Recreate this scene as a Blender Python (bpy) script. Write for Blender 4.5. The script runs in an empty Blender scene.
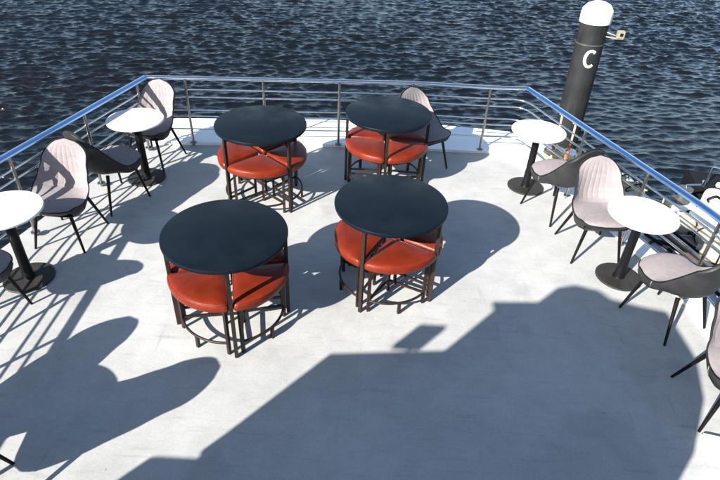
import bpy, bmesh, math, random
import numpy as np
from mathutils import Vector, Matrix
random.seed(7)
R_ = math.radians
PI = math.pi
sc = bpy.context.scene
COL = sc.collection

# ------------------------------------------------------------------ materials
def new_mat(name):
    m = bpy.data.materials.new(name); m.use_nodes = True
    nt = m.node_tree
    return m, nt, nt.nodes['Principled BSDF']

def mat(name, col, rough=.5, metal=0., spec=.5, var=.12, vscale=6., bump=0., bscale=60., coat=0., detail=4, sheen=0., rvar=.1):
    m, nt, b = new_mat(name)
    N = nt.nodes; L = nt.links
    tc = N.new('ShaderNodeTexCoord')
    no = N.new('ShaderNodeTexNoise'); no.inputs['Scale'].default_value = vscale; no.inputs['Detail'].default_value = detail
    L.new(tc.outputs['Object'], no.inputs['Vector'])
    mp = N.new('ShaderNodeMapRange'); mp.inputs[3].default_value = 1 - var; mp.inputs[4].default_value = 1 + var
    mp.inputs[1].default_value = .25; mp.inputs[2].default_value = .75
    L.new(no.outputs['Fac'], mp.inputs[0])
    mx = N.new('ShaderNodeMix'); mx.data_type = 'RGBA'; mx.blend_type = 'MULTIPLY'; mx.inputs[0].default_value = 1
    mx.inputs[6].default_value = (*col, 1); L.new(mp.outputs[0], mx.inputs[7])
    L.new(mx.outputs[2], b.inputs['Base Color'])
    mr = N.new('ShaderNodeMapRange'); mr.inputs[1].default_value = .25; mr.inputs[2].default_value = .75
    mr.inputs[3].default_value = max(.02, rough - rvar); mr.inputs[4].default_value = min(1, rough + rvar)
    L.new(no.outputs['Fac'], mr.inputs[0]); L.new(mr.outputs[0], b.inputs['Roughness'])
    b.inputs['Metallic'].default_value = metal
    b.inputs['Specular IOR Level'].default_value = spec
    if coat: b.inputs['Coat Weight'].default_value = coat; b.inputs['Coat Roughness'].default_value = .15
    if sheen: b.inputs['Sheen Weight'].default_value = sheen
    if bump:
        n2 = N.new('ShaderNodeTexNoise'); n2.inputs['Scale'].default_value = bscale; n2.inputs['Detail'].default_value = 3
        L.new(tc.outputs['Object'], n2.inputs['Vector'])
        bp = N.new('ShaderNodeBump'); bp.inputs['Strength'].default_value = bump; bp.inputs['Distance'].default_value = .004
        L.new(n2.outputs['Fac'], bp.inputs['Height']); L.new(bp.outputs[0], b.inputs['Normal'])
    return m

M = {}
M['black_top'] = mat('black_laminate', (.0045, .0075, .012), .45, var=.3, vscale=4, detail=8, rvar=.2, spec=.10, bump=.08, bscale=300)
M['brown_steel'] = mat('brown_black_steel', (.016, .009, .007), .45, metal=0, var=.25, vscale=20, spec=.3)
M['red_leather'] = mat('red_leather', (.128, .0140, .0042), .40, var=.3, vscale=7, bump=.35, bscale=90, spec=.28)
M['white_top'] = mat('white_laminate', (.52, .52, .515), .32, var=.05, vscale=6, detail=7)
M['black_steel'] = mat('black_powder_coat', (.004, .004, .005), .45, var=.2, vscale=20, spec=.2)
M['base_steel'] = mat('dark_table_base', (.022, .020, .018), .55, var=.25, vscale=14, spec=.3)
M['pink_fabric'] = mat('pale_pink_fabric', (.222, .198, .200), .9, var=.09, vscale=30, bump=.25, bscale=420, spec=.1)
M['grey_leather'] = mat('charcoal_leather', (.024, .024, .0255), .5, var=.15, vscale=14, bump=.15, bscale=160, spec=.25)
M['piping'] = mat('dark_piping', (.005, .005, .006), .55, var=.1, spec=.2)
M['seam'] = mat('pale_seam', (.22, .21, .21), .7, var=.1)
M['chair_leg'] = mat('black_leg', (.004, .0035, .0035), .4, var=.2, vscale=20, spec=.2)
M['steel'] = mat('stainless_steel', (.66, .66, .66), .16, metal=1., var=.08, vscale=25, rvar=.06)
M['post_steel'] = mat('brushed_post_steel', (.30, .285, .27), .28, metal=1., var=.06, vscale=25)
M['sky_tinted_rail'] = mat('sky_tinted_steel', (.38, .56, .82), .2, metal=1., var=.06, vscale=10, rvar=.05)  # stainless steel with the blue of the mirrored sky put into its base colour
M['white_paint'] = mat('white_gloss_paint', (.78, .79, .79), .35, var=.05, vscale=3, bump=.05, bscale=30)
M['pile_steel'] = mat('dark_pile_steel', (.014, .0155, .017), .6, var=.4, vscale=3, bump=.25, bscale=25, spec=.25)
def pile_material():
    m = M['pile_steel']; nt = m.node_tree; N = nt.nodes; L = nt.links
    b = N['Principled BSDF']; old = b.inputs['Base Color'].links[0].from_socket
    tc = N.new('ShaderNodeTexCoord'); mp = N.new('ShaderNodeMapping'); mp.inputs['Scale'].default_value = (9, 9, .7)
    no = N.new('ShaderNodeTexNoise'); no.inputs['Scale'].default_value = 2.; no.inputs['Detail'].default_value = 6; no.inputs['Roughness'].default_value = .65
    L.new(tc.outputs['Object'], mp.inputs[0]); L.new(mp.outputs[0], no.inputs['Vector'])
    r = N.new('ShaderNodeMapRange'); r.inputs[1].default_value = .55; r.inputs[2].default_value = .75; L.new(no.outputs['Fac'], r.inputs[0])
    mx = N.new('ShaderNodeMix'); mx.data_type = 'RGBA'; L.new(r.outputs[0], mx.inputs[0]); L.new(old, mx.inputs[6]); mx.inputs[7].default_value = (.045, .030, .022, 1)
    L.new(mx.outputs[2], b.inputs['Base Color'])
pile_material()
M['letter'] = mat('white_letter_paint', (.75, .75, .74), .5, var=.05)
M['cap_white'] = mat('white_pile_cap', (.82, .82, .80), .4, var=.04, vscale=4)
M['cream'] = mat('cream_canvas', (.30, .285, .225), .85, var=.18, vscale=10, bump=.3, bscale=60)
M['rope'] = mat('cream_rope', (.42, .35, .22), .9, var=.3, vscale=60, bump=.5, bscale=200)
M['orange'] = mat('orange_cord', (.34, .085, .025), .8, var=.25, vscale=50, bump=.4, bscale=150)
M['rubber'] = mat('black_rubber', (.005, .005, .005), .65, var=.3, vscale=8, spec=.2)
M['deck_low'] = mat('grey_lower_deck', (.40, .42, .45), .75, var=.2, vscale=6, bump=.25, bscale=90)
M['grey_metal'] = mat('grey_metal', (.12, .12, .12), .4, metal=.6, var=.2, vscale=20)
M['rust'] = mat('rust_brown_paint', (.07, .045, .032), .8, var=.3, vscale=20)
M['canvas'] = mat('grey_canvas', (.20, .21, .22), .9, var=.1)
M['lens'] = mat('dark_lamp_glass', (.01, .01, .012), .1, var=.05)
M['yellowed'] = mat('yellowed_white_plastic', (.24, .225, .165), .5, var=.25, vscale=20)

# deck: pale grey non-slip paint with wear, scuffs and dropped paint specks
def deck_material():
    m, nt, b = new_mat('grey_deck_paint'); N = nt.nodes; L = nt.links
    tc = N.new('ShaderNodeTexCoord')
    def noise(s, d=5, rough=.55, stretch=None):
        n = N.new('ShaderNodeTexNoise'); n.inputs['Scale'].default_value = s; n.inputs['Detail'].default_value = d
        n.inputs['Roughness'].default_value = rough
        if stretch:
            mp = N.new('ShaderNodeMapping'); mp.inputs['Scale'].default_value = stretch; mp.inputs['Rotation'].default_value = (0, 0, .6)
            L.new(tc.outputs['Object'], mp.inputs[0]); L.new(mp.outputs[0], n.inputs['Vector'])
        else: L.new(tc.outputs['Object'], n.inputs['Vector'])
        return n
    def rng(src, a, b_, c, d):
        r = N.new('ShaderNodeMapRange'); L.new(src, r.inputs[0])
        for i, v in enumerate((a, b_, c, d)): r.inputs[i + 1].default_value = v
        return r.outputs[0]
    def mul(a, b_):
        x = N.new('ShaderNodeMath'); x.operation = 'MULTIPLY'; L.new(a, x.inputs[0]); L.new(b_, x.inputs[1]); return x.outputs[0]
    big = rng(noise(.9, 5, .6).outputs['Fac'], .3, .7, .82, 1.08)
    mid = rng(noise(5.5, 8, .7).outputs['Fac'], .3, .7, .89, 1.06)
    fine = rng(noise(60, 3).outputs['Fac'], .3, .7, .94, 1.05)
    streak = rng(noise(3, 5, .6, (1, 9, 1)).outputs['Fac'], .56, .74, 1., .82)
    scuff = rng(noise(1.6, 8, .72, (7, .8, 1)).outputs['Fac'], .60, .72, 1., .80)
    blot = rng(noise(2.1, 2, .4).outputs['Fac'], .60, .66, 1., .90)       # dried puddle marks
    pit = rng(noise(34, 2, .5).outputs['Fac'], .70, .78, 1., .72)         # small dirt spots
    f = mul(mul(mul(big, mid), mul(fine, streak)), mul(mul(scuff, blot), pit))
    base = N.new('ShaderNodeMix'); base.data_type = 'RGBA'; base.blend_type = 'MULTIPLY'; base.inputs[0].default_value = 1
    base.inputs[6].default_value = (.374, .374, .362, 1); L.new(f, base.inputs[7])
    # pale specks of spilt paint
    vo = N.new('ShaderNodeTexVoronoi'); vo.inputs['Scale'].default_value = 3.2; L.new(tc.outputs['Object'], vo.inputs['Vector'])
    rad = rng(vo.outputs['Color'], .0, 1., -.13, .055)
    lt = N.new('ShaderNodeMath'); lt.operation = 'LESS_THAN'; L.new(vo.outputs['Distance'], lt.inputs[0]); L.new(rad, lt.inputs[1])
    mx = N.new('ShaderNodeMix'); mx.data_type = 'RGBA'; L.new(lt.outputs[0], mx.inputs[0])
    L.new(base.outputs[2], mx.inputs[6]); mx.inputs[7].default_value = (.55, .56, .57, 1)
    L.new(mx.outputs[2], b.inputs['Base Color'])
    L.new(rng(noise(2.5, 4).outputs['Fac'], .3, .7, .42, .62), b.inputs['Roughness'])
    bp = N.new('ShaderNodeBump'); bp.inputs['Strength'].default_value = .25; bp.inputs['Distance'].default_value = .003
    L.new(noise(160, 3).outputs['Fac'], bp.inputs['Height']); L.new(bp.outputs[0], b.inputs['Normal'])
    b.inputs['Specular IOR Level'].default_value = .35
    return m
M['deck'] = deck_material()

def water_material():
    m, nt, b = new_mat('dark_harbour_water'); N = nt.nodes; L = nt.links
    tc = N.new('ShaderNodeTexCoord')
    no = N.new('ShaderNodeTexNoise'); no.inputs['Scale'].default_value = .12; no.inputs['Detail'].default_value = 2
    L.new(tc.outputs['Object'], no.inputs['Vector'])
    cr = N.new('ShaderNodeValToRGB'); L.new(no.outputs['Fac'], cr.inputs[0])
    cr.color_ramp.elements[0].color = (.0036, .0033, .0030, 1); cr.color_ramp.elements[0].position = .35
    cr.color_ramp.elements[1].color = (.0028, .0046, .0062, 1); cr.color_ramp.elements[1].position = .65
    L.new(cr.outputs[0], b.inputs['Base Color'])
    b.inputs['Roughness'].default_value = .035; b.inputs['IOR'].default_value = 1.43
    h = None
    n2 = N.new('ShaderNodeTexNoise'); n2.inputs['Scale'].default_value = 13.; n2.inputs['Detail'].default_value = 4; n2.inputs['Roughness'].default_value = .6
    mp = N.new('ShaderNodeMapping'); mp.inputs['Scale'].default_value = (.55, 1.3, 1); mp.inputs['Rotation'].default_value = (0, 0, -.12)
    L.new(tc.outputs['Object'], mp.inputs[0]); L.new(mp.outputs[0], n2.inputs['Vector'])
    bp = N.new('ShaderNodeBump'); bp.inputs['Strength'].default_value = 1.; bp.inputs['Distance'].default_value = .013
    L.new(n2.outputs['Fac'], bp.inputs['Height']); L.new(bp.outputs[0], b.inputs['Normal'])
    return m
M['water'] = water_material()

# ------------------------------------------------------------------ mesh helpers
def obj(name, bm, m, parent=None, smooth=False, angle=None):
    me = bpy.data.meshes.new(name)
    bmesh.ops.recalc_face_normals(bm, faces=bm.faces)
    bm.to_mesh(me); bm.free()
    if smooth:
        for p in me.polygons: p.use_smooth = True
    o = bpy.data.objects.new(name, me); me.materials.append(m); COL.objects.link(o)
    if smooth and angle is not None:
        try: me.set_sharp_from_angle(angle=R_(angle))
        except Exception: pass
    if parent is not None: o.parent = parent
    return o

def tag(o, label, cat, group=None):
    o['label'] = label; o['category'] = cat
    if group: o['group'] = group
    return o

def thing(name, label, cat, loc=(0, 0, 0), rz=0., group=None):
    o = bpy.data.objects.new(name, None); COL.objects.link(o)
    o.empty_display_size = .1
    o.location = loc; o.rotation_euler = (0, 0, rz)
    return tag(o, label, cat, group)

def structure(o):
    o['kind'] = 'structure'; return o

def add_box(bm, cx, cy, cz, sx, sy, sz, rz=0., bevel=0.):
    r = bmesh.ops.create_cube(bm, size=1.)
    vs = r['verts']
    mt = Matrix.Translation((cx, cy, cz)) @ Matrix.Rotation(rz, 4, 'Z') @ Matrix.Diagonal((sx, sy, sz, 1))
    bmesh.ops.transform(bm, matrix=mt, verts=vs)
    if bevel:
        es = list({e for v in vs for e in v.link_edges})
        bmesh.ops.bevel(bm, geom=es, offset=bevel, segments=2, affect='EDGES')

def add_lathe(bm, prof, n=48, c=(0, 0, 0)):
    rings = []
    for r, z in prof:
        if r < 1e-6: rings.append([bm.verts.new((c[0], c[1], c[2] + z))])
        else: rings.append([bm.verts.new((c[0] + r * math.cos(2 * PI * i / n), c[1] + r * math.sin(2 * PI * i / n), c[2] + z)) for i in range(n)])
    for a, b in zip(rings[:-1], rings[1:]):
        for i in range(n):
            j = (i + 1) % n
            if len(a) == 1 and len(b) == 1: continue
            if len(a) == 1: bm.faces.new((a[0], b[i], b[j]))
            elif len(b) == 1: bm.faces.new((a[i], a[j], b[0]))
            else: bm.faces.new((a[i], a[j], b[j], b[i]))

def add_tube(bm, pts, r, n=10, closed=False, r2=None, flat=1., rfun=None, square=False):
    """tube along pts; r2 = end radius; flat = vertical squash"""
    P = [Vector(p) for p in pts]; k = len(P); rings = []
    prev = None
    for i in range(k):
        if closed: t = (P[(i + 1) % k] - P[(i - 1) % k])
        elif i == 0: t = P[1] - P[0]
        elif i == k - 1: t = P[-1] - P[-2]
        else: t = (P[i + 1] - P[i]).normalized() + (P[i] - P[i - 1]).normalized()
        t.normalize()
        up = Vector((0, 0, 1)) if abs(t.z) < .93 else (prev if prev is not None else Vector((1, 0, 0)))
        s = t.cross(up)
        if s.length < 1e-4: s = t.cross(Vector((1, 0, 0)))
        s.normalize(); u = s.cross(t).normalized()
        if abs(t.z) >= .93: prev = u
        rr = r if r2 is None else r + (r2 - r) * i / (k - 1)
        if rfun: rr = rfun(i / (k - 1))
        # mitre
        mit = 1.
        if not closed and 0 < i < k - 1:
            cs = (P[i + 1] - P[i]).normalized().dot((P[i] - P[i - 1]).normalized())
            mit = 1 / max(.5, math.sqrt((1 + cs) / 2))
        off = PI / 4 if square else 0.
        nn = 4 if square else n
        q = rr * (1.414 if square else 1.)
        rings.append([bm.verts.new(P[i] + s * (q * mit * math.cos(off + 2 * PI * j / nn)) + u * (q * flat * math.sin(off + 2 * PI * j / nn))) for j in range(nn)])
    nn = len(rings[0])
    rng = range(k if closed else k - 1)
    for i in rng:
        a, b = rings[i], rings[(i + 1) % k]
        for j in range(nn): bm.faces.new((a[j], a[(j + 1) % nn], b[(j + 1) % nn], b[j]))
    if not closed:
        bm.faces.new(rings[0][::-1]); bm.faces.new(rings[-1])

def tube(name, pts, r, m, parent=None, **kw):
    sq = kw.get('square', False)
    bm = bmesh.new(); add_tube(bm, pts, r, **kw)
    return obj(name, bm, m, parent, smooth=not sq, angle=50)

def add_prism(bm, poly, z0, z1, bevel=0.):
    a = [bm.verts.new((x, y, z0)) for x, y in poly]; b = [bm.verts.new((x, y, z1)) for x, y in poly]
    n = len(poly)
    bm.faces.new(a[::-1]); f = bm.faces.new(b)
    for i in range(n): bm.faces.new((a[i], a[(i + 1) % n], b[(i + 1) % n], b[i]))
    if bevel:
        bmesh.ops.bevel(bm, geom=list(f.edges), offset=bevel, segments=3, affect='EDGES')

def copy_tree(o, parent=None):
    c = o.copy(); COL.objects.link(c)
    if parent is not None: c.parent = parent
    for ch in list(o.children): copy_tree(ch, c)
    return c

def smooth_path(pts, n=8):
    """Catmull-Rom through pts"""
    P = [Vector(p) for p in pts]; P = [P[0] * 2 - P[1]] + P + [P[-1] * 2 - P[-2]]
    out = []
    for i in range(1, len(P) - 2):
        for k in range(n):
            t = k / n
            a, b, c, d = P[i - 1], P[i], P[i + 1], P[i + 2]
            out.append(.5 * ((2 * b) + (c - a) * t + (2 * a - 5 * b + 4 * c - d) * t * t + (3 * b - a - 3 * c + d) * t ** 3))
    out.append(P[-2])
    return out

# ------------------------------------------------------------------ world, sun, camera
SUN = Vector((-1.13, -1.24, 1.)).normalized()          # towards the sun
elev = math.asin(SUN.z)
w = bpy.data.worlds.new('World'); sc.world = w; w.use_nodes = True
bg = w.node_tree.nodes['Background']
sky = w.node_tree.nodes.new('ShaderNodeTexSky'); sky.sky_type = 'NISHITA'; sky.sun_disc = False
sky.sun_elevation = elev; sky.sun_rotation = math.atan2(SUN.x, SUN.y)
sky.air_density = 1.; sky.dust_density = .6; sky.ozone_density = 1.2
w.node_tree.links.new(sky.outputs[0], bg.inputs[0]); bg.inputs[1].default_value = .078
sl = bpy.data.lights.new('sun', 'SUN'); sl.energy = 5.; sl.angle = R_(.5); sl.color = (1., .955, .89)
so = bpy.data.objects.new('sun', sl); COL.objects.link(so)
so.rotation_euler = (-SUN).to_track_quat('-Z', 'Y').to_euler(); so.location = (-8, -9, 9)
cam = bpy.data.cameras.new('camera'); co = bpy.data.objects.new('camera', cam); COL.objects.link(co)
cam.sensor_width = 36; cam.lens = 565.4 / 720 * 36; cam.clip_end = 6000; cam.clip_start = .05
co.matrix_world = Matrix.Translation((0, 0, 2.873)) @ Matrix.Rotation(R_(90 - 35.86), 4, 'X') @ Matrix.Rotation(R_(3.06), 4, 'Z')
sc.camera = co
sc.view_settings.view_transform = 'Standard'; sc.view_settings.look = 'None'
sc.view_settings.gamma = 1; sc.view_settings.use_curve_mapping = False
sc.view_settings.exposure = 1.55

# ------------------------------------------------------------------ water
WZ = -2.3
def build_water():
    def axis(lo, hi, step, far):
        core = list(np.arange(lo, hi + 1e-6, step))
        a, s = hi, step
        up = []
        while a < far: s *= 1.22; a += s; up.append(a)
        a, s = lo, step
        dn = []
        while a > -far: s *= 1.22; a -= s; dn.append(a)
        return np.array(dn[::-1] + core + up)
    X = axis(-15, 19, .042, 3000); Y = axis(3.5, 27, .034, 3000)
    gx, gy = np.meshgrid(X, Y)
    rs = np.random.RandomState(4)
    z = np.zeros_like(gx); dx = np.zeros_like(gx); dy = np.zeros_like(gx)
    dist = np.sqrt(np.maximum(0, np.maximum(-15 - gx, gx - 19)) ** 2 + np.maximum(0, np.maximum(3.5 - gy, gy - 27)) ** 2)
    # patchy strength, so calmer and rougher areas alternate
    patch = 1 + .16 * np.sin(gx * .31 + gy * .17 + 1) + .14 * np.sin(gx * .13 - gy * .42 + 2.2) + .10 * np.sin(gx * .6 + gy * .5)
    for i in range(140):
        lam = .09 * (1.0 / .09) ** rs.rand()
        k = 2 * PI / lam
        th = R_(-90 + 8) + rs.normal(0, R_(26 if lam < .4 else 17))
        amp = .0056 * lam * math.exp(-((math.log(lam / .22)) / .95) ** 2) * 1.55
        fade = np.exp(-dist / (8 * lam + 2))
        ph = k * (gx * math.cos(th) + gy * math.sin(th)) + rs.rand() * 2 * PI
        c_, s_ = np.cos(ph), np.sin(ph)
        z += amp * c_ * fade; dx -= .85 * amp * math.cos(th) * s_ * fade; dy -= .85 * amp * math.sin(th) * s_ * fade
    z *= patch
    v = np.stack([gx + dx, gy + dy, z], -1).reshape(-1, 3).astype(np.float32)
    ny, nx = gx.shape
    idx = np.arange(ny * nx).reshape(ny, nx)
    f = np.stack([idx[:-1, :-1], idx[:-1, 1:], idx[1:, 1:], idx[1:, :-1]], -1).reshape(-1, 4).astype(np.int32)
    me = bpy.data.meshes.new('water')
    me.vertices.add(len(v)); me.vertices.foreach_set('co', v.ravel())
    me.loops.add(f.size); me.loops.foreach_set('vertex_index', f.ravel())
    me.polygons.add(len(f)); me.polygons.foreach_set('loop_start', np.arange(0, f.size, 4, dtype=np.int32))
    me.polygons.foreach_set('use_smooth', np.ones(len(f), dtype=bool))
    me.update(calc_edges=True); me.validate()
    me.materials.append(M['water'])
    o = bpy.data.objects.new('water', me); COL.objects.link(o); o.location = (0, 0, WZ)
    structure(o)
build_water()

# ------------------------------------------------------------------ the boat: deck, edge, hull, lower side deck
S = .83
RAIL_L = [(-2.83, -2.0), (-2.83, 3.35), (-2.266, 5.561)]
RAIL_R = [(1.677, 5.818), (2.507, 3.561), (2.60, 3.2), (2.60, -2.0)]
DECK = [(-2.95, -6), (-2.95, 3.4), (-2.40, 5.66), (-2.18, 5.665), (1.75, 5.90), (2.06, 5.66), (2.36, 4.62), (2.70, 3.62), (2.74, 3.2), (2.74, -6)]
bm = bmesh.new(); add_prism(bm, DECK, -.12, 0.)
structure(obj('deck', bm, M['deck'], None))
# white painted edge (waterway) that runs round the bow, just above the grey paint
inn = [(-2.30, 5.55), (-1.1, 5.66), (-.3, 5.72), (1.35, 5.76), (1.64, 5.70), (1.95, 5.00)]
out = [(-2.46, 6.02), (-2.25, 6.19), (-.44, 6.37), (1.02, 6.38), (1.70, 6.32), (2.20, 6.02)]
strip = inn + [(2.21, 4.50)] + [(2.57, 4.62), (2.86, 4.98), (2.83, 5.35)] + out[::-1]
bm = bmesh.new(); add_prism(bm, strip, -.35, .035, bevel=.012)
structure(obj('deck_edge', bm, M['white_paint'], None))
# thin white margin down both sides
for pts in ([(2.21, 4.497), (2.50, 3.66), (2.56, 3.2), (2.56, -4), (2.76, -4), (2.76, 3.21), (2.715, 3.64), (2.40, 4.58)],
            ):
    bm = bmesh.new(); add_prism(bm, pts, -.14, .02, bevel=.006)
    structure(obj('deck_margin', bm, M['white_paint'], None))

boat = thing('passenger_boat', 'white passenger boat hull carrying the grey open deck above dark water', 'boat')
hull_pts = [(-2.93, -9), (-2.93, 3.3), (-2.38, 5.6), (-2.2, 6.0), (-.4, 6.2), (1.6, 6.15), (2.1, 5.85), (3.95, 5.45), (4.25, 4.6), (4.25, -9)]
bm = bmesh.new()
a = [bm.verts.new((x * .96, y * .975, WZ - .4)) for x, y in hull_pts]; b = [bm.verts.new((x, y, -.72)) for x, y in hull_pts]
for i in range(len(a)):
    j = (i + 1) % len(a); bm.faces.new((a[i], a[j], b[j], b[i]))
bm.faces.new(b); bm.faces.new(a[::-1])
obj('hull', bm, M['white_paint'], boat)
bm = bmesh.new()
add_prism(bm, [(-2.91, -6), (-2.91, 3.36), (-2.37, 5.58), (-2.2, 5.9), (1.6, 6.0), (1.95, 5.7), (2.6, 3.66), (2.68, 3.2), (2.68, -6)], -.72, -.125)
obj('upper_side', bm, M['white_paint'], boat)
bm = bmesh.new(); add_prism(bm, [(2.69, -6), (2.69, 3.2), (2.62, 3.7), (2.36, 4.5), (2.6, 4.75), (2.9, 5.05), (3.1, 5.3), (3.8, 5.35), (4.1, 4.6), (4.1, -6)], -.718, -.69)
obj('side_deck', bm, M['deck_low'], boat)
tube('gunwale', [(4.17, -6, -.55), (4.17, 4.6, -.55), (3.9, 5.38, -.55), (3.2, 5.55, -.5)], .075, M['white_paint'], boat, n=14)

# deckhouse and parapet behind the camera: it throws the stepped shadow on the deck
bm = bmesh.new(); add_box(bm, -.12, -1.45, .72, 5.2, 3.0, 1.44, bevel=.02)
obj('deckhouse', bm, M['white_paint'], boat)
YP = .10
def back(px):
    x, y = px[0] * S, px[1] * S
    h = (y - YP) / 1.24
    return (x - 1.13 * h, h)
front = [(-.87, 2.39), (-.19, 3.19), (.75, 3.29), (1.25, 3.82), (1.24, 3.93), (1.68, 3.96), (1.92, 4.19), (2.11, 4.24), (2.31, 4.18), (2.39, 4.06), (2.62, 3.98), (2.86, 3.92), (2.87, 3.45), (2.74, 3.04), (2.44, 2.55)]
pf = [back(p) for p in front]
pf = [(pf[0][0], 1.42)] + pf + [(pf[-1][0], 1.42)]
bm = bmesh.new()
a = [bm.verts.new((x, YP, z)) for x, z in pf]; b = [bm.verts.new((x, YP - .10, z)) for x, z in pf]
bm.faces.new(a); bm.faces.new(b[::-1])
for i in range(len(a)): bm.faces.new((a[i], a[(i + 1) % len(a)], b[(i + 1) % len(a)], b[i]))
obj('upper_deck_parapet', bm, M['white_paint'], boat)

# deck floodlight on the parapet
fl = thing('floodlight', 'square floodlight on a short post above the upper deck parapet', 'lamp', (-2.09, YP - .05, 2.09))
tube('post', [(0.04, 0, -.10), (0.04, 0, .10)], .012, M['grey_metal'], fl)
bm = bmesh.new(); add_box(bm, 0, 0, .165, .19, .04, .19, bevel=.006); obj('lamp_head', bm, M['grey_metal'], fl)
bm = bmesh.new(); add_box(bm, 0, .0225, .165, .15, .005, .15); obj('lens', bm, M['lens'], fl)

# ------------------------------------------------------------------ railing
def rounded(pts, r=.12, n=5):
    """round the inner corners of an xy polyline"""
    out = [Vector((*pts[0], 0))]
    for i in range(1, len(pts) - 1):
        p = Vector((*pts[i], 0)); a = (Vector((*pts[i - 1], 0)) - p); b = (Vector((*pts[i + 1], 0)) - p)
        d = min(r, a.length * .4, b.length * .4)
        a = p + a.normalized() * d; b = p + b.normalized() * d
        for k in range(n + 1):
            t = k / n; out.append(a * (1 - t) ** 2 + p * 2 * t * (1 - t) + b * t * t)
    out.append(Vector((*pts[-1], 0)))
    return out
rail = thing('deck_railing', 'stainless deck railing with sky reflection tinted into its top rail running round the bow', 'railing')
path = RAIL_L + RAIL_R
def lift(ps, z): return [(p.x, p.y, z) for p in ps]
left_top = rounded(RAIL_L, .2)
right_top = rounded(RAIL_R, .2)
front_top = [Vector((*RAIL_L[-1], 0)), Vector((-1.09, 5.665, 0)), Vector((-.3, 5.735, 0)), Vector((.46, 5.80, 0)), Vector((1.27, 5.79, 0)), Vector((*RAIL_R[0], 0))]
ZT = .752
def oval(name, pts, m, r, flat):
    o = tube(name, pts, r, m, rail, n=16, flat=flat); return o
oval('top_rail', lift(left_top, ZT), M['sky_tinted_rail'], .036, .55)
oval('top_rail', lift(right_top, ZT), M['sky_tinted_rail'], .036, .55)
oval('top_rail', lift(front_top, ZT), M['steel'], .030, .6)
fullmid = rounded(RAIL_L[:-1] + [(p.x, p.y) for p in front_top] + RAIL_R[1:], .16)
for z in (.63, .548, .405, .335, .19):
    tube('rail', lift(fullmid, z), .0085, M['steel'], rail, n=8)
def lerp(a, b, t): return (a[0] + (b[0] - a[0]) * t, a[1] + (b[1] - a[1]) * t)
posts = [(-1.88, 5.592), (-1.09, 5.665), (-.30, 5.735), (.475, 5.80), (1.29, 5.79)]
posts += [lerp(RAIL_L[1], RAIL_L[2], t) for t in (.2, .58, .93)]
posts += [lerp(RAIL_R[0], RAIL_R[1], t) for t in (.42, .76)] + [(2.545, 3.40), (2.60, 2.5), (2.60, 1.6)]
posts += [(-2.83, 2.6), (-2.83, 1.75), (-2.83, .9), (-2.83, .2)]
for x, y in posts:
    p = tube('post', [(x, y, .0), (x, y, ZT - .012)], .0145, M['post_steel'], rail, n=10)
    bm = bmesh.new(); add_lathe(bm, [(0, .047), (.016, .047), (.036, .042), (.036, .03), (0, .03)], 16, (x, y, 0))
    obj('foot_plate', bm, M['post_steel'], p, smooth=True, angle=40)

# ------------------------------------------------------------------ black round coffee tables with quarter stools
TR, TH = .405, .75
LR = .385
def make_table(label, loc, rz):
    t = thing('round_table', label, 'table', (*loc, 0), rz, 'black round tables with stools tucked in')
    bm = bmesh.new(); add_lathe(bm, [(0, TH - .034), (TR - .012, TH - .034), (TR - .002, TH - .028), (TR, TH - .018), (TR, TH - .009), (TR - .003, TH - .003), (TR - .010, TH), (0, TH)], 96)
    obj('tabletop', bm, M['black_top'], t, smooth=True, angle=35)
    for k in range(4):
        a = k * PI / 2
        c, s = math.cos(a), math.sin(a)
        tube('leg', [(LR * c, LR * s, .0), (LR * c, LR * s, TH - .034)], .0125, M['brown_steel'], t, square=True)
    for k in range(2):
        a = k * PI / 2; c, s = math.cos(a) * (LR - .013), math.sin(a) * (LR - .013)
        z = TH - .05 - .026 * k
        tube('crossbar', [(-c, -s, z), (c, s, z)], .0125, M['brown_steel'], t, square=True)
    return t

def sector_outline(r0, r1, half, rc, n=18):
    """rounded quarter: apex near r0, arc at r1"""
    pts = [Vector((r0, 0))]
    for i in range(n + 1):
        a = -half + 2 * half * i / n
        pts.append(Vector((r1 * math.cos(a), r1 * math.sin(a))))
    # round the three corners
    out = []
    m = len(pts)
    for i in range(m):
        p = pts[i]; a = pts[i - 1] - p; b = pts[(i + 1) % m] - p
        if i in (0, 1, m - 1):
            d = rc
            A = p + a.normalized() * min(d, a.length * .95); B = p + b.normalized() * min(d, b.length * .95)
            for k in range(5):
                t = k / 4; out.append(A * (1 - t) ** 2 + p * 2 * t * (1 - t) + B * t * t)
        else: out.append(p)
    return out

def add_cushion(bm, outline, z0, z1, crown=.012, bulge=.008):
    c = sum(outline, Vector((0, 0))) / len(outline)
    prof = [(0., z0), (.9, z0), (.985, z0 + .006), (1 + bulge, z0 + (z1 - z0) * .35), (1 + bulge, z0 + (z1 - z0) * .6), (.985, z1 - .010), (.955, z1 - .002), (.90, z1 + crown * .3), (.7, z1 + crown * .75), (.4, z1 + crown), (0., z1 + crown)]
    rings = []
    for s, z in prof:
        if s == 0.: rings.append([bm.verts.new((c.x, c.y, z))])
        else: rings.append([bm.verts.new((c.x + (p.x - c.x) * s, c.y + (p.y - c.y) * s, z)) for p in outline])
    n = len(outline)
    for a, b in zip(rings[:-1], rings[1:]):
        for i in range(n):
            j = (i + 1) % n
            if len(a) == 1: bm.faces.new((a[0], b[j], b[i]))
            elif len(b) == 1: bm.faces.new((a[i], a[j], b[0]))
            else: bm.faces.new((a[i], a[j], b[j], b[i]))

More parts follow.
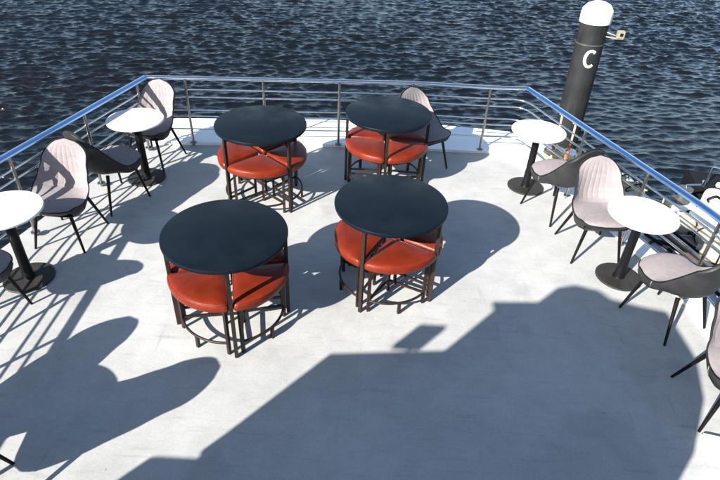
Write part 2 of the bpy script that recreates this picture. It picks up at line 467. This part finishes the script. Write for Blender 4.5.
SZ = .47
def make_stool(label, loc, rz):
    """local +x points outwards from the table centre"""
    t = thing('quarter_stool', label, 'stool', (*loc, 0), rz, 'red quarter stools under the black tables')
    out = sector_outline(.03, .402, R_(43.2), .03)
    bm = bmesh.new(); add_cushion(bm, out, SZ - .062, SZ)
    seat = obj('seat', bm, M['red_leather'], t, smooth=True, angle=70)
    c0 = sum(out, Vector((0, 0))) / len(out)
    tube('piping', [(c0.x + (p.x - c0.x) * .965, c0.y + (p.y - c0.y) * .965, SZ - .003) for p in out[::2]], .0032, M['red_leather'], seat, n=6, closed=True)
    half = R_(37.5); rl = .352
    corners = [(rl * math.cos(s * half), rl * math.sin(s * half)) for s in (-1, 1)]
    apex = (.085, 0)
    bm = bmesh.new()
    arc = [(rl * math.cos(half * (i / 8 - 1)), rl * math.sin(half * (i / 8 - 1)), SZ - .074) for i in range(17)]
    add_tube(bm, arc, .011, square=True)
    for cn in corners: add_tube(bm, [(*apex, SZ - .074), (cn[0] * .97, cn[1] * .97, SZ - .074)], .0105, square=True)
    obj('seat_frame', bm, M['brown_steel'], t)
    for cn in corners: tube('leg', [(*cn, 0), (*cn, SZ - .063)], .0105, M['brown_steel'], t, square=True)
    tube('leg', [(*apex, 0), (*apex, SZ - .063)], .0105, M['brown_steel'], t, square=True)
    ring = [(rl * math.cos(half * .97 * (i / 10 - 1)), rl * math.sin(half * .97 * (i / 10 - 1)), .10) for i in range(21)]
    tube('foot_ring', ring, .0095, M['brown_steel'], t, n=8)
    tube('foot', [(rl, 0, 0), (rl, 0, .095)], .0105, M['brown_steel'], t, square=True)
    for cn in corners: tube('stretcher', [(*apex, .10), (cn[0] * .98, cn[1] * .98, .10)], .008, M['brown_steel'], t, square=True)
    return t

BIG = {'front left': ((-.871, 2.948), -76), 'front right': ((.209, 3.416), -118), 'rear left': ((-.931, 4.618), -133), 'rear right': ((.205, 5.007), -91)}
TL = {'front left': 'black round table nearest the bottom left, with three red stools showing',
      'front right': 'black round table right of the nearest one, beside its round shadow on open deck',
      'rear left': 'rear left black round table near the bow rail, with red stools',
      'rear right': 'black round table near the bow rail, with a pink chair standing behind it'}
SN = {'front left': 'front left black table', 'front right': 'front right black table',
      'rear left': 'rear left black table', 'rear right': 'rear right black table'}
table0 = stool0 = None
for key, ((x, y), a) in BIG.items():
    if table0 is None: t = table0 = make_table(TL[key], (x, y), R_(a))
    else:
        t = copy_tree(table0); t.location = (x, y, 0); t.rotation_euler = (0, 0, R_(a)); t['label'] = TL[key]
    for k in range(4):
        az = (a + 45 + 90 * k + 180) % 360 - 180
        rel = (az + 90 + 180) % 360 - 180           # 0 = towards the camera
        if abs(rel) < 25: side = 'facing the camera'
        elif abs(rel) > 155: side = 'on its far side'
        elif rel < 0: side = 'on its near left side' if rel > -90 else 'on its far left side'
        else: side = 'on its near right side' if rel < 90 else 'on its far right side'
        lab = 'red quarter stool under the %s, %s' % (SN[key], side)
        if stool0 is None: s = stool0 = make_stool(lab, (x, y), R_(az))
        else:
            s = copy_tree(stool0); s.location = (x, y, 0); s.rotation_euler = (0, 0, R_(az)); s['label'] = lab

# ------------------------------------------------------------------ white cafe tables
CR, CH = .2576, .625
def make_cafe(label, loc):
    t = thing('cafe_table', label, 'table', (*loc, 0), 0, 'small white cafe tables along the rail')
    bm = bmesh.new(); add_lathe(bm, [(0, CH - .02), (CR - .006, CH - .02), (CR, CH - .014), (CR, CH - .005), (CR - .005, CH), (0, CH)], 72)
    obj('tabletop', bm, M['white_top'], t, smooth=True, angle=35)
    bm = bmesh.new(); add_lathe(bm, [(0, CH - .021), (.12, CH - .021), (.12, CH - .029), (.05, CH - .036), (.034, CH - .05), (.036, .2), (.041, .03), (.048, .014), (0, .014)], 28)
    obj('pedestal', bm, M['black_steel'], t, smooth=True, angle=40)
    bm = bmesh.new(); add_lathe(bm, [(0, 0), (.181, 0), (.181, .008), (.176, .0125), (0, .0135)], 56)
    obj('base', bm, M['base_steel'], t, smooth=True, angle=35)
    return t
cafe0 = make_cafe('small white round table cut by the left edge of the photo', (-2.504, 3.252))
for lab, loc in (('small white round table before the chair at the far left rail corner', (-2.14, 4.836)),
                 ('small white round table at the right bow corner before the mooring pile', (1.658, 5.06)),
                 ('small white round table on the right, between the pink chair and the grey chair back', (2.131, 3.65)),
                 ('small white round table out of view at the lower left', (-2.40, 1.42))):
    c = copy_tree(cafe0); c.location = (*loc, 0); c['label'] = lab

# ------------------------------------------------------------------ upholstered scoop chairs
def chair_surface():
    """returns functions inner(u,v) and outer(u,v); u 0 front edge .. 1 back top, v -1..1"""
    ctrl = [(0.285, .408), (.235, .424), (.12, .418), (0., .406), (-.10, .406), (-.165, .434), (-.192, .505), (-.208, .595), (-.225, .685), (-.245, .775)]
    RIM = [(0.265, .400), (.20, .412), (.12, .400), (.05, .408), (-.02, .460), (-.075, .525), (-.12, .585), (-.165, .648), (-.205, .710), (-.240, .765)]
    rimp = [Vector((0, y, z)) for y, z in RIM]
    P = [Vector((0, y, z)) for y, z in ctrl]
    fine = smooth_path(P, 12)
    ln = [0.]
    for a, b in zip(fine[:-1], fine[1:]): ln.append(ln[-1] + (b - a).length)
    tot = ln[-1]
    rfine = smooth_path(rimp, 12)
    rl = [0.]
    for a, b in zip(rfine[:-1], rfine[1:]): rl.append(rl[-1] + (b - a).length)
    def rimat(u):
        s = u * rl[-1]
        for i in range(len(rl) - 1):
            if rl[i + 1] >= s - 1e-9:
                t = (s - rl[i]) / max(1e-9, rl[i + 1] - rl[i]); return rfine[i].lerp(rfine[i + 1], min(1, max(0, t)))
        return rfine[-1]
    def center(u):
        s = u * tot
        for i in range(len(ln) - 1):
            if ln[i + 1] >= s - 1e-9:
                t = (s - ln[i]) / max(1e-9, ln[i + 1] - ln[i]); return fine[i].lerp(fine[i + 1], min(1, max(0, t)))
        return fine[-1]
    def normal(u):
        d = center(min(1, u + .03)) - center(max(0, u - .03)); d.normalize()
        return Vector((0, d.z, -d.y))       # +y forward rotated: up for the seat, forward for the back
    def interp(tab, u):
        for (a, va), (b, vb) in zip(tab[:-1], tab[1:]):
            if u <= b:
                t = (u - a) / (b - a); t = t * t * (3 - 2 * t); return va + (vb - va) * t
        return tab[-1][1]
    WID = [(0, .178), (.06, .202), (.2, .228), (.42, .234), (.58, .208), (.75, .187), (.88, .18)]
    def width(u):
        if u <= .755: return interp(WID, u)
        t = (u - .755) / .245
        return interp(WID, .755) * max(0., 1 - t ** 2.25) ** .5
    LIFT = [(0, .0), (.12, .004), (.24, .022), (.36, .075), (.47, .128), (.58, .120), (.72, .075), (.9, .03), (1, .0)]
    THK = [(0, .075), (.1, .095), (.3, .095), (.45, .080), (.6, .045), (.8, .03), (1, .022)]
    def inner(u, v):
        c = center(u); n = normal(u); w = width(u)
        k = abs(v) ** 2.3
        k *= min(1., (1 - u) / .2) if u > .8 else 1.
        p = c.lerp(rimat(u), k) + Vector((w * v, 0, 0))
        # front corners rounded back
        if u < .1: p.y -= .03 * (abs(v) ** 4) * (1 - u / .1)
        return p, n
    def thick(u): return interp(THK, u)
    return inner, thick

def build_chair():
    inner, thick = chair_surface()
    NU, NV = 46, 64
    def in_pt(u, v):
        p, n = inner(u, v)
        d = 0.
        if .50 < u < .97:                      # stitched vertical channels of the backrest
            k = min(1., (u - .50) / .04) * min(1., (.97 - u) / .12)
            d -= .0046 * k * (1 - abs(math.sin(v * PI * 4.5))) ** 3 * min(1., (1 - abs(v)) / .1)
            for us in (.655, .80): d -= .004 * k * math.exp(-((u - us) / .008) ** 2)
        if abs(u - .475) < .03: d -= .006 * math.exp(-((u - .475) / .010) ** 2)   # seam where seat meets back
        return p + n * (d + .006 * (1 - v * v))
    def grid(fn, us, vs):
        bm = bmesh.new()
        V = [[bm.verts.new(fn(u, v)) for v in vs] for u in us]
        for i in range(len(us) - 1):
            for j in range(len(vs) - 1): bm.faces.new((V[i][j], V[i][j + 1], V[i + 1][j + 1], V[i + 1][j]))
        return bm, V
    us = [i / NU for i in range(NU + 1)]; us[-1] = .9995
    vs = [-1 + 2 * j / NV for j in range(NV + 1)]
    bm, V = grid(in_pt, us, vs)
    cushion = bm
    # outer shell with side walls
    def out_pt(u, v):
        p, n = inner(u, v)
        t = thick(u)
        taper = 1 - .10 * (1 if u < .5 else max(0, 1 - (u - .5) / .3))
        p = Vector((p.x * taper, p.y, p.z)) - n * (t * (1 - .15 * abs(v) ** 6))
        if u < .06: p.y -= .03 * (1 - u / .06)
        return p
    bm2, O = grid(out_pt, us, vs)
    # rim loops
    def rim(fn):
        L = [fn(u, -1) for u in us] + [fn(us[-1], v) for v in vs[1:-1]] + [fn(u, 1) for u in reversed(us)] + [fn(us[0], v) for v in reversed(vs[1:-1])]
        return L
    A = rim(lambda u, v: inner(u, v)[0]); B = rim(out_pt)
    # wall between the rims with one bulging loop
    cen = Vector((0, 0, 0))
    va = [bm2.verts.new(p) for p in A]; vb = [bm2.verts.new(p) for p in B]
    mid = []
    for p, q in zip(A, B):
        m = (p * .55 + q * .45)
        o = Vector((m.x, 0, 0)) * .022 + (Vector((0, .010, 0)) if m.y > .2 else Vector((0, 0, 0)))
        mid.append(bm2.verts.new(m + o))
    n = len(A)
    for i in range(n):
        j = (i + 1) % n
        bm2.faces.new((va[i], va[j], mid[j], mid[i])); bm2.faces.new((mid[i], mid[j], vb[j], vb[i]))
    bmesh.ops.remove_doubles(bm2, verts=bm2.verts, dist=.0004)
    bmesh.ops.remove_doubles(cushion, verts=cushion.verts, dist=.0004)
    pip = bmesh.new()
    R = []
    for p in A:
        if not R or (p - R[-1]).length > .006: R.append(p)
    add_tube(pip, [p + Vector((0, 0, .001)) for p in R], .0048, n=7, closed=True)
    # pale seam down the outside of each flank
    seams = []
    for s in (-1, 1):
        sm = bmesh.new(); seams.append(sm)
        u = .30
        p = inner(u, s)[0]; q = out_pt(u, s); m = p * .55 + q * .45
        m = m + Vector((m.x, 0, 0)) * .022
        e = Vector((.0015 * s, 0, 0))
        add_tube(sm, [p + e, m + e, q + e], .0022, n=5)
    return cushion, bm2, pip, seams

def make_chair(label, loc, face):
    t = thing('upholstered_chair', label, 'chair', (*loc, 0), face, 'pink and charcoal chairs at the cafe tables')
    cu, sh, pi, seams = build_chair()
    obj('seat_and_back', cu, M['pink_fabric'], t, smooth=True, angle=80)
    shell = obj('shell', sh, M['grey_leather'], t, smooth=True, angle=60)
    for sm in seams: obj('seam', sm, M['seam'], shell, smooth=True)
    obj('piping', pi, M['piping'], t, smooth=True)
    for sx in (-1, 1):
        tube('leg', [(sx * .135, .17, .345), (sx * .205, .228, 0.)], .0155, M['chair_leg'], t, r2=.009, n=12)
        tube('leg', [(sx * .135, -.10, .345), (sx * .205, -.20, 0.)], .0155, M['chair_leg'], t, r2=.009, n=12)
    return t
def face(fx, fy): return math.atan2(-fx, fy)
CHAIRS = [
 ('pink quilted chair on the left striped by rail shadows, facing the camera', (-2.42, 3.83), (-.05, -1)),
 ('dark backed chair on the left turned towards the far left white table', (-2.29, 4.41), (.52, .85)),
 ('pink quilted chair at the far left corner of the bow rail, facing the camera', (-2.15, 5.23), (-.25, -.97)),
 ('grey backed chair turned away towards the white table by the mooring pile', (1.83, 4.61), (-.45, .89)),
 ('pink quilted chair on the right facing the camera, between two white tables', (1.975, 4.04), (.06, -1)),
 ('grey backed chair at the right edge turned away, pale seat towards white table', (2.30, 3.16), (-.44, .9)),
 ('pink chair at the lower right corner, cut off by the photo edge', (2.335, 2.395), (-.03, -1)),
 ('pink chair by the bow rail, half hidden behind the rear right black table', (.58, 5.42), (.6, -.8)),
 ('dark chair cut by the left photo edge, facing the white table there', (-2.60, 2.80), (.25, .97)),
 ('chair beyond the lower left photo edge, behind the dark cut off chair', (-2.46, 1.68), (.1, -1)),
 ('chair beyond the lower left photo edge, on the inner side of its table', (-2.0, 1.50), (-1, -.1)),
]
chair0 = None
for lab, loc, (fx, fy) in CHAIRS:
    if chair0 is None: chair0 = make_chair(lab, loc, face(fx, fy))
    else:
        c = copy_tree(chair0); c.location = (*loc, 0); c.rotation_euler = (0, 0, face(fx, fy)); c['label'] = lab

# ------------------------------------------------------------------ mooring pile with letter C and lamp
PX, PY, PTOP, PRAD = 4.038, 10.597, .292, .25
pile = thing('mooring_pile', 'thick dark mooring pile with white cap and letter C rising from the water', 'pile', (PX, PY, WZ))
pile.rotation_euler = (0, R_(-1.2), 0)
H = PTOP - WZ + .17
bm = bmesh.new(); add_lathe(bm, [(0, -1.5), (PRAD, -1.5), (PRAD, H - .14), (PRAD - .01, H - .13), (0, H - .13)], 48)
obj('shaft', bm, M['pile_steel'], pile, smooth=True, angle=40)
bm = bmesh.new(); add_lathe(bm, [(PRAD + .004, H - .17), (PRAD + .022, H - .165), (PRAD + .024, H - .02), (PRAD + .012, H + .05), (PRAD * .8, H + .13), (PRAD * .4, H + .175), (0, H + .185)], 48)
obj('cap', bm, M['cap_white'], pile, smooth=True, angle=60)
bm = bmesh.new(); add_lathe(bm, [(PRAD + .001, H - .535), (PRAD + .008, H - .535), (PRAD + .008, H - .51), (PRAD + .001, H - .51)], 48)
obj('weld_band', bm, M['grey_metal'], pile, smooth=True, angle=40)
# letter C wrapped on the shaft, facing the deck
bm = bmesh.new()
cdir = math.atan2(-PY, -PX) + R_(19)                  # azimuth from the pile to the viewer
hw, hh, sw = .120, .165, .052
n = 26; rows = []
for i in range(n + 1):
    a = R_(48) + R_(264) * i / n
    row = []
    for q in (0, 1):
        k = 1 if q == 0 else 1 - sw / hw
        k2 = 1 if q == 0 else 1 - sw * .9 / hh
        sx = hw * k * math.cos(a); sz = hh * k2 * math.sin(a)
        row.append((sx, sz))
    rows.append(row)
zc = H - .17 - .585
def wrap(sx, sz, r): 
    ang = cdir + sx / r
    return (r * math.cos(ang), r * math.sin(ang), zc + sz)
V = [[bm.verts.new(wrap(*p, PRAD + .004)) for p in row] for row in rows]
W = [[bm.verts.new(wrap(*p, PRAD - .004)) for p in row] for row in rows]
for i in range(n):
    bm.faces.new((V[i][0], V[i + 1][0], V[i + 1][1], V[i][1]))
    bm.faces.new((V[i][0], V[i][1], W[i][1], W[i][0])) if i == 0 else None
    bm.faces.new((V[i][0], W[i][0], W[i + 1][0], V[i + 1][0])); bm.faces.new((V[i][1], V[i + 1][1], W[i + 1][1], W[i][1]))
obj('letter', bm, M['letter'], pile)
# lamp on a bracket at the right of the pile
lamp = thing('pile_lamp', 'small yellowed navigation lamp box bracketed to the right of the mooring pile', 'lamp', (PX + .31, PY - .22, PTOP - .18))
tube('bracket_arm', [(-.17, .10, -.03), (.0, .0, -.03), (.10, -.01, -.03)], .012, M['yellowed'], lamp)
tube('bracket_arm', [(-.17, .10, .05), (-.02, 0, .02)], .009, M['yellowed'], lamp)
bm = bmesh.new(); add_box(bm, .06, -.01, .045, .13, .09, .13, bevel=.010); obj('lamp_box', bm, M['yellowed'], lamp)
bm = bmesh.new(); add_box(bm, .06, -.058, .05, .055, .012, .055, bevel=.003); obj('lens', bm, M['lens'], lamp)
bm = bmesh.new(); add_box(bm, .02, 0, -.03, .20, .08, .012, bevel=.003); obj('shelf', bm, M['yellowed'], lamp)

# ------------------------------------------------------------------ ropes and gear at the rail and on the lower side deck
def hanging(t, lab, knot_z):
    x, y = lerp(RAIL_R[0], RAIL_R[1], t); nx, ny = .94, .345
    o = thing('hanging_rope', lab, 'rope', (x + nx * .04, y + ny * .04, 0.))
    pts = [(-.03 * nx, -.02, ZT - .03), (.0, 0, ZT - .05)] + [(.005 * math.sin(k * 1.3), .005 * math.cos(k * 1.7), ZT - .05 - (ZT - .10) * k / 7) for k in range(1, 8)]
    tube('strand', smooth_path(pts, 5), .011, M['rope'], o, n=8)
    kn = [(.010 * math.cos(a * 1.4), .010 * math.sin(a * 1.4), knot_z + .16 - a * .0125) for a in range(0, 20)]
    tube('whipping', smooth_path(kn, 3), .013, M['orange'], o, n=8)
hanging(.245, 'cream rope with orange whipping hanging from the right rail behind the white table', .40)
hanging(.335, 'cream rope with a bright orange knot hanging from the right rail behind the grey chair', .34)

# black twin bollard with white fittings on the bow edge
bo = thing('mooring_bollard', 'white twin mooring bollard wound with dark rope on the white bow edge', 'bollard', (2.10, 5.55, .035), R_(-35))
bm = bmesh.new(); add_box(bm, 0, 0, .012, .36, .15, .024, bevel=.006); obj('base_plate', bm, M['white_paint'], bo)
for s in (-1, 1):
    bm = bmesh.new(); add_lathe(bm, [(.045, .024), (.045, .15), (.06, .165), (.06, .185), (.03, .195), (0, .195)], 20, (s * .10, 0, 0)); obj('horn', bm, M['white_paint'], bo, smooth=True, angle=40)
loop = []
for i in range(90):
    a = i / 90 * 2 * PI * 3
    sx = .10 * math.sin(a); loop.append((.165 * math.cos(a), .075 * math.sin(2 * a) * .9, .05 + .03 * i / 30))
tube('rope_turns', loop, .011, M['rope'], bo, n=7)
bm = bmesh.new(); add_box(bm, .0, -.17, .03, .10, .05, .06, bevel=.01); add_box(bm, .16, -.15, .025, .05, .05, .05, bevel=.01); obj('chock', bm, M['rubber'], bo)

# bundle of netting and rope on the white ledge
nb = thing('rope_bundle', 'bundle of cream mooring rope lying on the white ledge outside the right rail', 'rope', (2.66, 5.20, .035), R_(-68))
for k in range(7):
    off = (k - 3) * .022
    pts = [(-.36 + .02 * random.random(), off, .02)]
    for i in range(1, 12):
        pts.append((-.36 + .06 * i, off * (1 + .3 * math.sin(i)) + random.uniform(-.025, .025), .02 + random.uniform(0, .05)))
    tube('strand', smooth_path(pts, 4), .012, M['rope'], nb, n=7)
for sx in (-.2, .0, .2):
    ring = [(sx + .02 * math.sin(a), .105 * math.cos(a), .045 + .05 * math.sin(a)) for a in [i * 2 * PI / 20 for i in range(20)]]
    tube('lashing', ring, .007, M['rubber'], nb, n=6, closed=True)

LZ = -.69
hose = [(3.02, 4.15, LZ + .02), (3.12, 4.45, LZ + .02), (3.20, 4.85, LZ + .02), (3.28, 5.02, LZ + .02), (3.34, 5.16, LZ + .02), (3.30, 5.20, LZ + .02)]
h2 = [(3.25, 5.21, LZ + .02), (3.16, 5.14, LZ + .02), (3.10, 5.0, LZ + .02), (3.13, 4.90, LZ + .02)]
tag(tube('water_hose', smooth_path([(3.60, 4.60, LZ + .02), (3.52, 4.85, LZ + .02), (3.44, 5.05, LZ + .02), (3.33, 5.18, LZ + .02), (3.22, 5.16, LZ + .02), (3.13, 5.02, LZ + .02), (3.14, 4.88, LZ + .02)], 8), .016, M['rubber'], None, n=8),
    'black hose curling over the grey lower side deck on the right', 'hose')
# gangway rail / plank along the lower deck
gp = thing('boarding_plank', 'narrow grey boarding plank with brown edges lying along the lower side deck', 'plank', (3.52, 5.05, LZ), R_(-70))
bm = bmesh.new(); add_box(bm, 0, 0, .05, 1.3, .10, .04, bevel=.006); obj('board', bm, M['grey_metal'], gp)
for s in (-1, 1):
    bm = bmesh.new(); add_box(bm, 0, s * .068, .055, 1.3, .03, .06, bevel=.006); obj('edge_strip', bm, M['rust'] if s < 0 else M['rubber'], gp)
# cream fenders
def make_fender(lab, loc, rz, ry):
    f = thing('fender', lab, 'fender', loc, rz, 'cream fenders on the lower side deck')
    bm = bmesh.new(); add_lathe(bm, [(0, -.24), (.03, -.235), (.035, -.20), (.09, -.165), (.118, -.10), (.122, 0), (.118, .10), (.09, .165), (.035, .20), (.03, .235), (0, .24)], 24)
    bmesh.ops.transform(bm, matrix=Matrix.Rotation(R_(ry), 4, 'Y'), verts=bm.verts)
    obj('body', bm, M['cream'], f, smooth=True, angle=60)
    ring = [(.0, .125 * math.cos(a), .125 * math.sin(a)) for a in [i * 2 * PI / 24 for i in range(24)]]
    tube('strap', ring, .010, M['rubber'], f, closed=True, n=6)
    tube('strap', [(0.24, 0, 0), (.30, .03, -.03), (.36, .0, -.08)], .010, M['rubber'], f, n=6)
    return f
f0 = make_fender('cream fender lying beside the grey plank, nearest to the white table', (3.70, 5.42, LZ + .125), R_(15), 90)
for lab, loc, rz in (('cream fender lying between the plank and the white pipe, with a dark strap', (3.80, 5.16, LZ + .125), R_(75)),
                     ('lowest cream fender beside the white pipe, end on to the deck', (3.78, 4.82, LZ + .125), R_(-40))):
    c = copy_tree(f0); c.location = loc; c.rotation_euler = (0, 0, rz); c['label'] = lab
# white pipe along the outer side of the lower deck
wp = thing('white_pipe', 'thick white pipe on black brackets along the outer side of the lower deck', 'pipe', (0, 0, 0))
tube('pipe', [(3.72, 5.45, -.42), (3.80, 5.2, -.42), (4.02, 4.3, -.42), (4.05, 3.0, -.42)], .055, M['white_paint'], wp, n=14)
for p in ((3.80, 5.2), (3.93, 4.66), (4.03, 4.1)):
    tube('bracket', [(*p, LZ), (*p, -.46)], .02, M['rubber'], wp)
# white drums and black winch outside the rail
dr = thing('white_drum', 'round white drum with dark handles beyond the sky-tinted rail at the right edge', 'drum', (4.02, 5.62, -.55))
bm = bmesh.new(); add_lathe(bm, [(0, 0), (.12, 0), (.135, .03), (.135, .24), (.125, .27), (.08, .29), (0, .295)], 32); obj('body', bm, M['white_paint'], dr, smooth=True, angle=40)
tube('handle', smooth_path([(-.11, -.07, .20), (-.16, -.11, .26), (-.10, -.13, .31), (-.02, -.12, .27)], 5), .014, M['rubber'], dr)
wn = thing('deck_winch', 'small black deck winch with white handle beside the white drum', 'winch', (3.72, 5.75, -.55), R_(20))
bm = bmesh.new(); add_box(bm, 0, 0, .04, .30, .22, .08, bevel=.01); obj('base', bm, M['white_paint'], wn)
bm = bmesh.new(); add_lathe(bm, [(.10, .08), (.10, .10), (.06, .13), (.055, .20), (.085, .23), (.085, .25), (0, .255)], 24); obj('drum', bm, M['grey_metal'], wn, smooth=True, angle=40)
tube('crank', [(0, 0, .25), (.0, 0, .29), (.16, -.05, .30), (.16, -.05, .36)], .013, M['steel'], wn)
# quay fender: black rubber dock edge with posts beyond
qd = thing('dock_fender', 'black rubber dock fender block standing in the water beyond the sky-tinted rail', 'fender block', (4.60, 6.20, -.15), R_(-12))
bm = bmesh.new(); add_box(bm, .25, .1, -1.35, 1.5, .5, 2.0, bevel=.03); obj('block', bm, M['rubber'], qd)
for px, py in ((-.38, -.1), (.55, -.1)):
    tube('handrail_post', [(px, py, -.36), (px, py, -.08)], .016, M['steel'], qd)
tube('handrail', [(-.38, -.1, -.08), (.55, -.1, -.08), (.9, .1, -.08)], .016, M['steel'], qd)
bm = bmesh.new(); add_lathe(bm, [(0, 0), (.035, 0), (.04, .02), (.03, .05), (0, .055)], 16, (-.20, -.05, -.35)); add_lathe(bm, [(0, 0), (.025, 0), (.028, .02), (0, .035)], 16, (-.05, -.02, -.35))
obj('lamp', bm, M['cap_white'], qd, smooth=True)

for pts, r, m, lab in (
    ([(3.20, 5.30, LZ + .03), (3.36, 5.0, LZ + .03), (3.50, 4.6, LZ + .03), (3.56, 4.1, LZ + .03), (3.58, 3.2, LZ + .03)], .018, 'rubber', 'black power cable running beside the boarding plank on the lower side deck'),
    ([(3.62, 5.5, LZ + .06), (3.72, 5.1, LZ + .10), (3.86, 4.7, LZ + .05), (3.92, 4.3, LZ + .08), (3.95, 3.6, LZ + .05)], .013, 'rubber', 'thin black line draped over the cream fenders beside the white pipe')):
    tag(tube('cable', smooth_path(pts, 6), r, M[m], None, n=8), lab, 'cable')
bt = thing('mooring_bitt', 'small grey mooring bitt with crossbar beside the deck winch', 'bitt', (3.50, 5.62, -.42), R_(30))
bm = bmesh.new(); add_lathe(bm, [(.07, -.25), (.07, -.22), (.04, -.21), (.04, .02), (.055, .04), (.055, .06), (0, .065)], 20); obj('post', bm, M['grey_metal'], bt, smooth=True, angle=40)
tube('crossbar', [(-.13, 0, -.06), (.13, 0, -.06)], .016, M['grey_metal'], bt)
# louvred white vent on the deck at the lower right corner
vt = thing('deck_vent', 'low white louvred vent on the deck at the bottom right corner', 'vent', (2.23, 2.06, 0), R_(-12))
bm = bmesh.new(); add_box(bm, 0, 0, .02, .26, .12, .04, bevel=.012); obj('housing', bm, M['white_paint'], vt)
for k in range(3):
    bm = bmesh.new(); add_box(bm, -.02 + .045 * k, .0, .0435, .018, .09, .006); obj('louvre', bm, M['grey_metal'] if k != 1 else M['rubber'], vt)

sc.render.film_transparent = False
